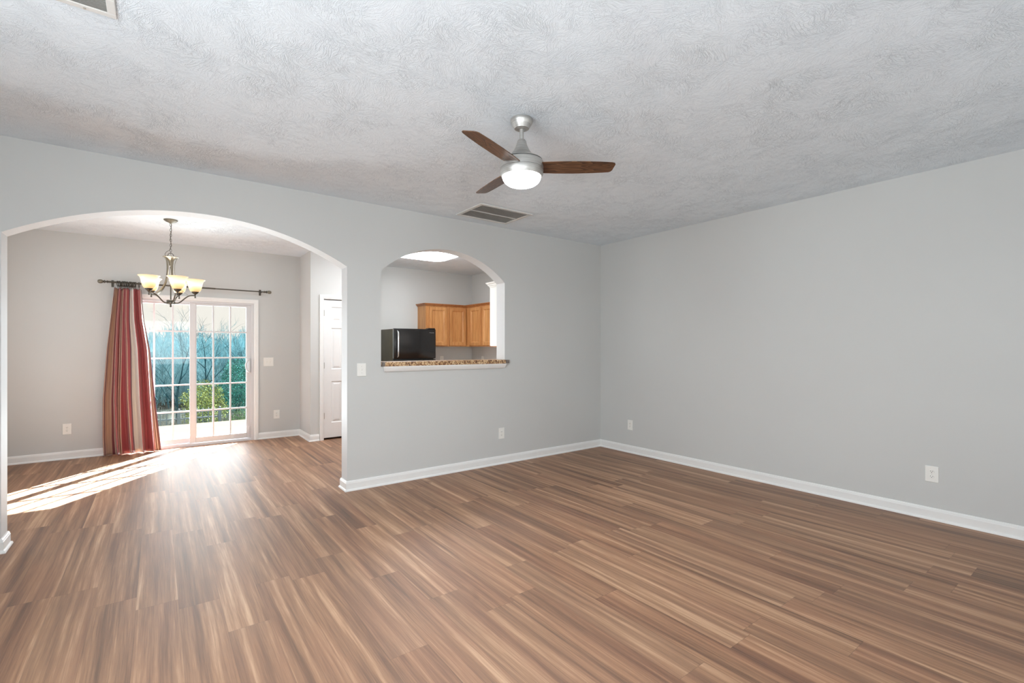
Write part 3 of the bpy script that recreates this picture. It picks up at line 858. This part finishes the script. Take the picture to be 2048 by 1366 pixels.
# ------------------------------------------------------------------ curtain, rod and rings
RY, RZ = 3.235, 2.165
rod = thing('curtain_rod', 'bronze curtain rod with knotted finials above the sliding door', 'curtain rod', (-4.47, RY, RZ))
MB((0, 0, 0)).tube([(-5.355 + 4.47, 0, 0), (-4.22 + 4.47, 0, -0.003)], 0.011, 12).build('rod', 'bronze', rod, True)
MB((0, 0, 0)).tube([(-4.22 + 4.47, 0, -0.003), (-3.615 + 4.47, 0, -0.006)], 0.008, 12).build('rod_extension', 'bronze', rod, True)
for s, x in ((-1, -5.355), (1, -3.615)):
    m = MB()
    k = MB().lathe([(0.0, 0.0), (0.014, 0.0), (0.017, 0.006), (0.010, 0.012), (0.010, 0.024), (0.018, 0.03), (0.019, 0.036), (0.010, 0.042), (0.0, 0.043)], n=20)
    m.add([(x + 4.47 + s * p.z, p.x, p.y - 0.006 * (s > 0)) for p in k.v], k.f)
    f_o = m.build('finial_neck', 'bronze', rod, True)
    k = MB().lathe([(0.010, 0.042), (0.019, 0.052), (0.024, 0.066), (0.023, 0.082), (0.015, 0.096), (0.0, 0.100)], n=20)
    m = MB().add([(x + 4.47 + s * p.z, p.x, p.y - 0.006 * (s > 0)) for p in k.v], k.f)
    m.build('finial', 'pewter', rod, True)
    xb_ = x + 4.47 - s * 0.04
    m = MB()
    m.box(xb_ - 0.008, xb_ + 0.008, 0.0, YB - RY, -0.022, -0.012); m.box(xb_ - 0.012, xb_ + 0.012, YB - RY - 0.006, YB - RY, -0.055, 0.03)
    m.tube([(xb_, 0.0 + 0.016 * math.sin(a), -0.0 - 0.016 * math.cos(a)) for a in [math.pi * q / 8 for q in range(-4, 9)]], 0.004, 6)
    m.build('bracket', 'bronze', rod, True)
random.seed(4)
rx = [-5.262, -5.246, -5.236, -5.222, -5.21, -5.197, -5.184, -5.168, -5.150, -5.138, -5.126, -5.113, -5.098, -5.085, -5.050]
ring0 = None
for i, x in enumerate(rx):
    lab = 'bronze curtain ring bunched with others on the rod above the curtain'
    grp = 'bunched curtain rings'
    if i == len(rx) - 1:
        lab, grp = 'bronze curtain ring hanging apart, just right of the bunched rings', None
    if ring0 is None:
        rg = thing('curtain_ring', lab, 'curtain ring', (x, RY, RZ - 0.0172), 0, grp)
        m = MB().tube([(0, 0.033 * math.cos(a), 0.033 * math.sin(a)) for a in [2 * math.pi * q / 24 for q in range(25)]], 0.0042, 8, caps=False)
        m.build('ring', 'bronze', rg, True)
        k = MB().tube([(0, 0, -0.035), (0, -0.004, -0.046), (0, 0.002, -0.056)], 0.0022, 6)
        k.build('clip', 'bronze', rg, True)
        ring0 = rg
    else:
        rg = copy_tree(ring0); rg.location = (x, RY, RZ - 0.0172)
        rg['label'] = lab
        if grp: rg['group'] = grp
        elif 'group' in rg: del rg['group']
    rg.rotation_euler = (0, R(random.uniform(-6, 6)), R(random.uniform(-14, 14)))

def interp(tab, t_):
    for (a, va), (b, vb) in zip(tab[:-1], tab[1:]):
        if t_ <= b:
            k = (t_ - a) / (b - a); k = k * k * (3 - 2 * k) if False else k
            return va + (vb - va) * k
    return tab[-1][1]
NC, NRW = 170, 60
xl = [(0, -5.300), (0.19, -5.335), (0.37, -5.368), (0.67, -5.402), (0.9, -5.402), (1, -5.392)]
xr = [(0, -5.022), (0.06, -5.016), (0.19, -4.995), (0.37, -4.935), (0.67, -4.888), (1, -4.832)]
me = bpy.data.meshes.new('curtain')
vs = []; fs = []; uvs = []
ztop = 2.100
for j in range(NRW + 1):
    t_ = j / NRW
    for i in range(NC + 1):
        u_ = i / NC
        ph = 2 * math.pi * (4.6 * u_ + 0.12 * math.sin(2.2 * t_ + 5 * u_)) + 0.9
        amp = 0.030 + 0.034 * t_
        fold = math.sin(ph) + 0.28 * math.sin(2.3 * ph + 1.3 + 1.2 * t_)
        x = interp(xl, t_) + (interp(xr, t_) - interp(xl, t_)) * u_ + 0.012 * math.cos(ph) * (0.5 + t_)
        y = RY - 0.004 - 0.028 * t_ - amp * fold * 0.9
        if u_ < 0.03: y += 0.05 * (0.03 - u_) / 0.03
        y = min(y, YB - 0.03)
        hem = 0.004 + 0.02 * max(0.0, math.sin(3.3 * u_ + 0.4)) * (0.5 if u_ < 0.5 else 1.0)
        z_ = ztop - 0.012 * (0.5 + 0.5 * math.cos(2 * math.pi * 7 * u_)) * (1 - t_)
        z_ = z_ * (1 - t_) + hem * t_
        vs.append((x, y, z_)); uvs.append((u_, 1 - t_))
for j in range(NRW):
    for i in range(NC):
        a = j * (NC + 1) + i
        fs.append((a, a + 1, a + NC + 2, a + NC + 1))
cu0 = Vector((-5.13, 3.2, 0))
me.from_pydata([tuple(Vector(p) - cu0) for p in vs], [], fs)
ul = me.uv_layers.new(name='UVMap')
for lp in me.loops:
    ul.data[lp.index].uv = uvs[lp.vertex_index]
me.materials.append(M['curtain_stripe'])
me.polygons.foreach_set('use_smooth', [True] * len(me.polygons))
cu = bpy.data.objects.new('curtain', me); cu.location = cu0; col.objects.link(cu)
so = cu.modifiers.new('cloth', 'SOLIDIFY'); so.thickness = 0.003; so.offset = 0
tag(cu, 'red, cream and tan striped curtain drawn to the left of the sliding door', 'curtain')

# ------------------------------------------------------------------ breakfast bar ledge
bar = thing('bar_counter', 'speckled brown laminate bar top on the pass-through ledge', 'counter', (-2.36, 0.06, 1.16))
O = Vector(bar.location)
MB(O).box(-3.085, PX1 - 0.012, -0.045, 0.0, 1.163, 1.207, 0, 0.004).box(PX0 + 0.004, PX1 - 0.004, 0.0, 0.24, 1.163, 1.207, 0, 0.0).build('bar_top', 'granite', bar)
MB(O).box(-3.104, -3.085, -0.045, -0.001, 1.163, 1.207, 0, 0.003).build('end_cap', 'counter_cap', bar)
MB(O).box(PX1 - 0.012, -1.578, -0.045, -0.001, 1.165, 1.205, 0, 0.003).build('end_cap', 'counter_cap', bar)
m = MB(O)
prf_ = [(-3.095, -1.618, -0.042, 1.163), (-3.092, -1.621, -0.040, 1.150), (-3.084, -1.626, -0.030, 1.128), (-3.079, -1.630, -0.020, 1.112), (-3.077, -1.632, -0.001, 1.108)]
vs = []; fs = []
for (a, b, y, z) in prf_:
    vs += [(a, y, z), (b, y, z)]
vs += [(-3.095, -0.001, 1.163), (-1.618, -0.001, 1.163)]
n = len(prf_)
for i in range(n):
    fs.append((2 * i, 2 * i + 1, 2 * i + 3, 2 * i + 2))
fs.append((1, 0, 2 * n, 2 * n + 1))
fs.append(tuple(2 * i for i in range(n + 1))); fs.append(tuple(2 * i + 1 for i in range(n + 1))[::-1])
m.add(vs, fs)
tag(m.build('trim_1', 'trim_paint'), 'white trim moulding under the pass-through bar top', 'trim', kind='structure').location = O

# ------------------------------------------------------------------ kitchen
def cab_door(parent, x0, x1, yf, z0, z1, mat='oak', fw=0.056):
    """door facing -Y, front at yf"""
    m = MB()
    t_ = 0.019
    m.box(x0, x0 + fw, yf, yf + t_, z0, z1, 0, 0.004); m.box(x1 - fw, x1, yf, yf + t_, z0, z1, 0, 0.004)
    m.box(x0 + fw, x1 - fw, yf, yf + t_, z0, z0 + fw, 0, 0.003); m.box(x0 + fw, x1 - fw, yf, yf + t_, z1 - fw, z1, 0, 0.003)
    d = m.build('cabinet_door', mat, parent)
    k = MB()
    a, b, c, e = x0 + fw, x1 - fw, z0 + fw, z1 - fw
    def rg(i, y): return [(a + i, y, c + i), (b - i, y, c + i), (b - i, y, e - i), (a + i, y, e - i)]
    r1, r2 = rg(-0.001, yf + 0.004), rg(0.014, yf + 0.015)
    k.add(r1 + r2, [(i, (i + 1) % 4, 4 + (i + 1) % 4, 4 + i) for i in range(4)] + [(4, 5, 6, 7)])
    k.build('door_inset', mat, d)
    MB().box(x0 - 0.004, x1 + 0.004, yf + t_, yf + t_ + 0.0008, z0 - 0.004, z1 + 0.004).build('door_shadow_gap', 'oak_dark', d)
    return d
CZ0, CZ1, CD = 1.366, 2.080, 0.32
CROWN = [(0, 0), (0.010, 0), (0.014, 0.010), (0.030, 0.026), (0.038, 0.030), (0.040, 0.042), (0.0, 0.042)]
c1 = thing('wall_cabinet', 'oak wall cabinet with two doors on the kitchen back wall', 'cabinet', (-1.134, YB, 0))
m = MB()
m.box(0, 1.134, -CD, 0, CZ0, CZ1)
m.build('cabinet_body', 'oak', c1)
cab_door(c1, 0.061, 0.411, -CD - 0.02, CZ0 + 0.018, CZ1 - 0.02)
cab_door(c1, 0.461, 0.800, -CD - 0.02, CZ0 + 0.018, CZ1 - 0.02)
MB().sweep([(0, 0, CZ1 - 0.004), (0, -CD, CZ1 - 0.004), (1.134 - 0.32, -CD, CZ1 - 0.004)], CROWN, (0, 0, 1), -1, nxt=(1.134 - 0.32, -CD - 1, CZ1 - 0.004)).build('crown_moulding', 'oak_dark', c1)
c2 = thing('wall_cabinet', 'oak wall cabinet turning the corner onto the right kitchen wall', 'cabinet', (0, YB - CD, 0), R(-90))
w2 = 1.12
MB().box(0.001, w2, -CD, 0, CZ0, CZ1).build('cabinet_body', 'oak', c2)
cab_door(c2, 0.133, 0.506, -CD - 0.02, CZ0 + 0.018, CZ1 - 0.02)
cab_door(c2, 0.554, 0.926, -CD - 0.02, CZ0 + 0.018, CZ1 - 0.02)
MB().sweep([(0.0, -CD, CZ1 - 0.004), (w2, -CD, CZ1 - 0.004), (w2, 0, CZ1 - 0.004)], CROWN, (0, 0, 1), -1, prev=(0.0, 1 - CD, CZ1 - 0.004)).build('crown_moulding', 'oak_dark', c2)
# white-painted cabinet beside the pass-through
c3 = thing('wall_cabinet', 'white cabinet end panel with crown moulding beside the pass-through jamb', 'cabinet', (-1.5, T, 0))
MB().box(0, 0.75, 0.0, 0.295, 1.366, 2.108).build('cabinet_body', 'white_cabinet', c3)
MB().box(0.0, 0.75, 0.0, 0.318, 1.356, 1.366).build('bottom_panel', 'oak_dark', c3)
MB().box(0.004, 0.37, 0.300, 0.320, 1.368, 2.106, 0, 0.003).build('cabinet_door', 'white_cabinet', c3)
MB().box(0.376, 0.746, 0.300, 0.320, 1.368, 2.106, 0, 0.003).build('cabinet_door', 'white_cabinet', c3)
MB().sweep([(0, 0, 2.106), (0, 0.30, 2.106), (0.75, 0.30, 2.106)], [(0, 0), (0.012, 0), (0.014, 0.010), (0.026, 0.018), (0.028, 0.032), (0.044, 0.044), (0.048, 0.056), (0, 0.056)], (0, 0, 1), 1).build('crown_moulding', 'white_cabinet', c3)

pn = thing('bounce_cabinet', 'added oak base cabinet with a light-bouncing pale worktop behind the pass-through wall', 'cabinet', (-1.55, T + 0.03, 0))  # unseen; added so the pale worktop reflects light up to the pass-through arch
MB().box(-1.3, 1.5, 0.0, 0.60, 0.0, 0.88).build('cabinet_body', 'oak', pn)
MB().box(-1.32, 1.5, 0.0, 0.63, 0.88, 0.92, 0, 0.004).build('worktop', 'white_cabinet', pn)
pn = thing('bounce_cabinet', 'added oak base cabinet with a light-bouncing pale worktop below the two-door oak wall cabinet', 'cabinet', (0, YB, 0))  # unseen run, added to bounce light onto the wall below the cabinets
MB().box(-1.12, -0.004, -0.61, -0.004, 0.0, 0.88).build('cabinet_body', 'oak', pn)
MB().box(-1.13, -0.004, -0.63, -0.004, 0.88, 0.92).build('worktop', 'white_cabinet', pn)
pn = thing('bounce_cabinet', 'added oak base cabinet with a light-bouncing pale worktop below the corner oak wall cabinet', 'cabinet', (0, YB - 0.64, 0))  # unseen second run, added for the same bounce light
MB().box(-0.61, -0.004, -1.5, -0.004, 0.0, 0.88).build('cabinet_body', 'oak', pn)
MB().box(-0.63, -0.004, -1.5, -0.004, 0.88, 0.92).build('worktop', 'white_cabinet', pn)
# refrigerator
fr_ = thing('refrigerator', 'black top-freezer refrigerator seen through the pass-through', 'refrigerator', (-1.515, 2.95, 0))
O = Vector(fr_.location)
fx0, fx1, FYF = -1.882, -1.148, 2.60
MB(O).box(fx0 + 0.006, fx1 - 0.006, FYF + 0.075, 3.29, 0.04, 1.645, 0, 0.006).build('body', 'fridge_side', fr_)
MB(O).box(fx0 + 0.012, fx1 - 0.012, FYF + 0.062, FYF + 0.076, 0.10, 1.64).build('gasket', 'fridge_gasket', fr_)
fd = MB(O).box(fx0, fx1, FYF, FYF + 0.062, 1.166, 1.652, 0, 0.012).build('freezer_door', 'fridge_black', fr_, True)
rd = MB(O).box(fx0, fx1, FYF, FYF + 0.062, 0.10, 1.154, 0, 0.012).build('fridge_door', 'fridge_black', fr_, True)
for (dd, z0, z1, zt) in ((fd, 1.19, 1.61, 1.61), (rd, 0.62, 1.12, 1.12)):
    m = MB(O)
    m.tube([(fx0 + 0.055, FYF - 0.004, z1), (fx0 + 0.055, FYF - 0.040, z1 - 0.02), (fx0 + 0.055, FYF - 0.046, z1 - 0.10), (fx0 + 0.055, FYF - 0.044, z0 + 0.10), (fx0 + 0.055, FYF - 0.040, z0 + 0.02), (fx0 + 0.055, FYF - 0.004, z0)],
           [0.012, 0.014, 0.015, 0.013, 0.012, 0.010], 10)
    m.build('door_handle', 'chrome', dd, True)
MB(O).box(fx1 - 0.13, fx1 - 0.01, FYF + 0.01, FYF + 0.12, 1.652, 1.668, 0, 0.004).build('hinge_cover', 'fridge_black', fr_)
MB(O).box(fx0 + 0.02, fx1 - 0.02, FYF + 0.05, FYF + 0.09, 0.0, 0.10).build('toe_grille', 'fridge_black', fr_)
MB(O).box(fx0 + 0.03, fx1 - 0.03, FYF + 0.12, 3.26, 0.0, 0.045).build('base', 'dark_slot', fr_)
MB(O).box(fx0 - 0.001, fx0 + 0.0005, FYF + 0.012, FYF + 0.052, 1.176, 1.642).build('door_edge_highlight', 'chrome', fd)  # bright strip stands in for the highlight on the rounded door edge
tc = bpy.data.curves.new('badge_text', 'FONT')
tc.body = 'FRIGIDAIRE'; tc.size = 0.017; tc.extrude = 0.0008; tc.align_x = 'RIGHT'
tc.materials.append(M['chrome'])
to_ = bpy.data.objects.new('badge_curve', tc)
col.objects.link(to_)
bpy.context.view_layer.update()
bm_ = bpy.data.meshes.new_from_object(to_)
bpy.data.objects.remove(to_, do_unlink=True)
bo = bpy.data.objects.new('badge', bm_)
bo.parent = fd; bo.location = Vector((fx1 - 0.035, FYF - 0.0012, 1.585)) - O
bo.rotation_euler = (R(90), 0, 0)
col.objects.link(bo)

# kitchen ceiling light
kl = thing('ceiling_light', 'long glowing white ceiling light in the kitchen', 'ceiling light', (-1.95, 1.66, H))
def rrect(x0, x1, y0, y1, r, n=8):
    o = []
    for (cx_, cy_, a0) in ((x1 - r, y1 - r, 0), (x0 + r, y1 - r, 90), (x0 + r, y0 + r, 180), (x1 - r, y0 + r, 270)):
        for q in range(n + 1):
            a = R(a0 + 90 * q / n)
            o.append((cx_ + r * math.cos(a), cy_ + r * math.sin(a)))
    return o
def slab(levels):
    m = MB(); rings = []
    for (ins, z) in levels:
        rings.append([(x, y, z) for x, y in rrect(-0.66 + ins, 0.60 - ins, -0.34 + ins, 0.37 - ins, 0.16)])
    n = len(rings[0]); vs = [p for r_ in rings for p in r_]; fs = [tuple(range(n))]
    for i in range(len(rings) - 1):
        fs += [(i * n + k, i * n + (k + 1) % n, (i + 1) * n + (k + 1) % n, (i + 1) * n + k) for k in range(n)]
    fs.append(tuple((len(rings) - 1) * n + k for k in range(n)))
    return m.add(vs, fs)
slab([(0.02, 0.0), (0.02, -0.02)]).build('mounting_pan', 'trim_paint', kl)
slab([(0.0, -0.015), (0.0, -0.05), (0.015, -0.075), (0.05, -0.09), (0.12, -0.095)]).build('lens', 'lens_glow', kl, True)

# ------------------------------------------------------------------ outside
pt = MB().box(-14, 5, YB + 0.15, 6.40, -0.30, -0.10).build('patio', 'concrete')
tag(pt, 'pale concrete patio outside the sliding door', 'patio', kind='structure')
m = MB()
vs = []; fs = []
NX, NY = 40, 40
for j in range(NY + 1):
    for i in range(NX + 1):
        x = -45 + 90 * i / NX; y = 6.0 + 64 * j / NY
        z_ = -1.15 + 0.25 * noise.noise(Vector((x * 0.12, y * 0.12, 0))) + max(0, (y - 30)) * 0.03
        vs.append((x, y, z_))
for j in range(NY):
    for i in range(NX):
        a = j * (NX + 1) + i
        fs.append((a, a + 1, a + NX + 2, a + NX + 1))
tag(m.add(vs, fs).build('ground', 'lower_ground', None, True), 'pale rough ground sloping away behind the fence', 'ground', kind='structure')
tag(MB().box(-14, 5, 3.475, 6.38, -1.4, -0.31).build('patio_base', 'concrete_path'), 'concrete base under the patio', 'patio', kind='structure')

fe = thing('metal_fence', 'black metal picket fence below the patio edge', 'fence', (-5.0, 8.0, -1.15))
O = Vector(fe.location)
FZ = -0.055
posts = [-7.25, -5.87, -4.49, -3.735]
for x in posts:
    m = MB(O).box(x - 0.028, x + 0.028, 7.972, 8.028, -1.2, FZ + 0.03)
    p = m.build('post', 'iron', fe)
    MB(O).lathe([(0.0, 0.0), (0.02, 0.004), (0.026, 0.026), (0.018, 0.045), (0.0, 0.052)], (x, 8.0, FZ + 0.03), 12).build('post_cap', 'iron', p, True)
for a, b in zip(posts[:-1], posts[1:]):
    for z_ in (FZ, FZ - 0.135, -1.02):
        MB(O).box(a + 0.028, b - 0.028, 7.988, 8.012, z_ - 0.014, z_ + 0.014).build('rail', 'iron', fe)
    m = MB(O)
    k = max(3, round((b - a) / 0.11))
    for i in range(1, k):
        x = a + (b - a) * i / k
        m.box(x - 0.008, x + 0.008, 7.992, 8.008, -1.1, FZ + (0.05 if b > -4.4 else 0.0))
        if b > -4.4:
            m.lathe([(0.0, 0.0), (0.014, 0.008), (0.0, 0.03)], (x, 8.0, FZ + 0.05), 6)
    m.build('picket_panel', 'iron', fe)

# bare trees
def grow(rnd, height, spread, levels, twigs, r0):
    tr_ = MB(); tw = MB()
    def branch(p, d_, length, r, lv):
        n = 4 if lv > 0 else 7
        pts = [p]; q = p.copy(); dd = d_.copy()
        for i in range(n):
            dd = (dd + Vector((rnd.uniform(-1, 1), rnd.uniform(-1, 1), rnd.uniform(-0.4, 0.6))) * (0.16 if lv == 0 else 0.26)).normalized()
            q = q + dd * length / n; pts.append(q.copy())
        rs = [r * (1 - 0.62 * i / n) for i in range(n + 1)]
        (tr_ if lv < 2 else tw).tube(pts, rs, 6 if lv == 0 else (4 if lv < 2 else 3), caps=False)
        if lv >= levels:
            return
        k = (6 if lv == 0 else twigs)
        for i in range(k):
            f_ = (0.28 if lv == 0 else 0.2) + (0.8 if lv else 0.72) * (i + rnd.random()) / k
            f_ = min(f_, 0.99)
            s_ = f_ * n; a = int(s_); pp = pts[a].lerp(pts[min(a + 1, n)], s_ - a)
            az = rnd.uniform(0, 2 * math.pi)
            side = Vector((math.cos(az), math.sin(az), 0))
            nd = (d_ * rnd.uniform(0.5, 1.0) + side * spread * rnd.uniform(0.6, 1.2) + Vector((0, 0, 0.25))).normalized()
            branch(pp, nd, length * rnd.uniform(0.42, 0.62), max(r * 0.5 * (1 - 0.4 * f_), 0.004), lv + 1)
    branch(Vector((0, 0, -0.1)), Vector((rnd.uniform(-0.05, 0.05), rnd.uniform(-0.05, 0.05), 1)), height * 0.72, r0, 0)
    return tr_, tw
def add_tree(name, label, x, y, seed, height, mats=('bark', 'twig'), levels=3, twigs=6, r0=0.12, spread=0.8, group=None):
    rnd = random.Random(seed)
    a, b = grow(rnd, height, spread, levels, twigs, r0)
    o = thing(name, label, 'tree', (x, y, -1.2), rnd.uniform(0, 6), group)
    a.build('trunk', mats[0], o)
    b.build('twigs', mats[1], o)
    return o
add_tree('bare_tree', 'tall bare forked tree showing against the sky in the left door panel', -4.35, 14.4, 11, 3.4, ('bark_dark', 'bark'), 3, 6, 0.04, 0.8)
add_tree('bare_tree', 'slim bare tree against the sky beside the meeting stile', -3.3, 15.2, 5, 3.2, ('bark_dark', 'bark'), 3, 5, 0.04, 0.75)
add_tree('bare_tree', 'bare tree with forked top behind the right door panel', -1.95, 14.9, 23, 3.2, ('bark_dark', 'bark'), 3, 5, 0.045, 0.7)
wl = 'bare grey-green tree in the thicket beyond the fence'
wg = 'bare trees of the thicket'
protos = [add_tree('thicket_tree', wl, -6.2 + 1.75 * i, 19.4, 40 + i, 2.9 + 0.15 * (i % 3), ('bark', 'twig'), 3, 9, 0.03, 0.6, wg) for i in range(4)]
rnd = random.Random(77)
for i in range(14):
    row = i % 2
    y = (16.6, 18.4)[row] + rnd.uniform(-0.25, 0.25)
    f_ = (i // 2 + 0.5 * row + 0.25) / 7.2
    x = -4.87 + (y + 4.5) * (-0.12 + 0.38 * f_)
    o = copy_tree(protos[i % 4])
    o.location = (x, y, -1.22)
    s_ = rnd.uniform(0.62, 0.80)
    o.scale = (s_ * 0.8, s_ * 0.8, s_)
    o.rotation_euler = (0, 0, rnd.uniform(0, 6.28))

def leaf_cloud(n, size, rad, rnd, shape=1.0):
    m = MB(); vs = []; fs = []
    for i in range(n):
        d_ = Vector((rnd.gauss(0, 1), rnd.gauss(0, 1), rnd.gauss(0, 1))).normalized() * (rnd.random() ** 0.33)
        c = Vector((d_.x * rad[0], d_.y * rad[1], rad[2] * (1 + d_.z)))
        k = 1 + 0.35 * noise.noise(c * 2.2)
        c = Vector((c.x * k, c.y * k, c.z))
        a = Vector((rnd.uniform(-1, 1), rnd.uniform(-1, 1), rnd.uniform(-1, 1))).normalized(); b = a.orthogonal().normalized()
        s_ = size * rnd.uniform(0.6, 1.3)
        q = len(vs)
        vs += [c + a * s_, c + b * s_ * 0.45, c - a * s_, c - b * s_ * 0.45]
        fs.append((q, q + 1, q + 2, q + 3))
    return m.add(vs, fs)
def shrub(name, label, loc, rad, n, size, mat, seed):
    rnd = random.Random(seed)
    o = thing(name, label, 'shrub', loc)
    m = MB()
    for i in range(7):
        a = rnd.uniform(0, 6.28)
        m.tube([(0, 0, -0.1), (rad[0] * 0.35 * math.cos(a), rad[1] * 0.35 * math.sin(a), rad[2] * 1.2)], [0.02, 0.008], 5)
    m.build('stems', 'bark_dark', o)
    leaf_cloud(n, size, rad, rnd).build('foliage', mat, o)
    return o
shrub('shrub', 'yellow-green leafy shrub in the right door panel', (-3.80, 11.5, -1.15), (0.55, 0.5, 0.80), 6000, 0.024, 'yellow_leaf', 1)
shrub('evergreen_shrub', 'dark teal evergreen shrub at the right of the door view', (-2.75, 13.5, -1.15), (0.52, 0.5, 1.12), 7000, 0.028, 'evergreen', 2)
shrub('hedge_shrub', 'low green shrub just past the right end of the fence', (-3.42, 7.0, -1.15), (0.36, 0.34, 0.60), 4000, 0.018, 'green_leaf', 3)
rnd = random.Random(9)
m = MB(); vs = []; fs = []
for i in range(5600):
    y = rnd.uniform(8.6, 14.0)
    x = -4.87 + (y + 4.5) * rnd.uniform(-0.10, 0.27)
    h_ = rnd.uniform(0.25, 0.75) * (0.6 + 0.4 * (noise.noise(Vector((x, y, 0))) + 1))
    lx, ly = rnd.uniform(-0.2, 0.2), rnd.uniform(-0.2, 0.2)
    w_ = rnd.uniform(0.006, 0.014); a = rnd.uniform(0, 3.14)
    dx, dy = w_ * math.cos(a), w_ * math.sin(a)
    q = len(vs)
    vs += [(x - dx, y - dy, -1.3), (x + dx, y + dy, -1.3), (x + lx, y + ly, -1.15 + h_)]
    fs.append((q, q + 1, q + 2))
br = m.add(vs, fs).build('dry_grass', 'dry_brush')
m = MB(); vs = []; fs = []
for i in range(15000):
    y = rnd.uniform(21.0, 32.0)
    x = -4.87 + (y + 4.5) * rnd.uniform(-0.13, 0.27)
    top = 2.35 + 0.75 * noise.noise(Vector((x * 0.35, y * 0.2, 3))) + 0.06 * (x + 3.0) + rnd.uniform(-1.1, 0.15)
    h_ = rnd.uniform(0.5, 1.5)
    lx, ly = rnd.uniform(-0.45, 0.45), rnd.uniform(-0.3, 0.3)
    w_ = rnd.uniform(0.010, 0.026)
    z1 = -1.0 + (top + 1.0) * (rnd.random() ** 0.55); z0 = max(-1.2, z1 - h_)
    q = len(vs)
    vs += [(x - w_, y, z0), (x + w_, y, z0), (x + lx + w_ * 0.3, y + ly, z1), (x + lx - w_ * 0.3, y + ly, z1)]
    fs.append((q, q + 1, q + 2, q + 3))
wd = m.add(vs, fs).build('thicket_twigs', 'twig')
tag(wd, 'dense teal-grey twig thicket forming the woods behind the yard', 'thicket', kind='stuff')
tag(br, 'pale dry brush and weeds growing behind the fence', 'grass', kind='stuff')
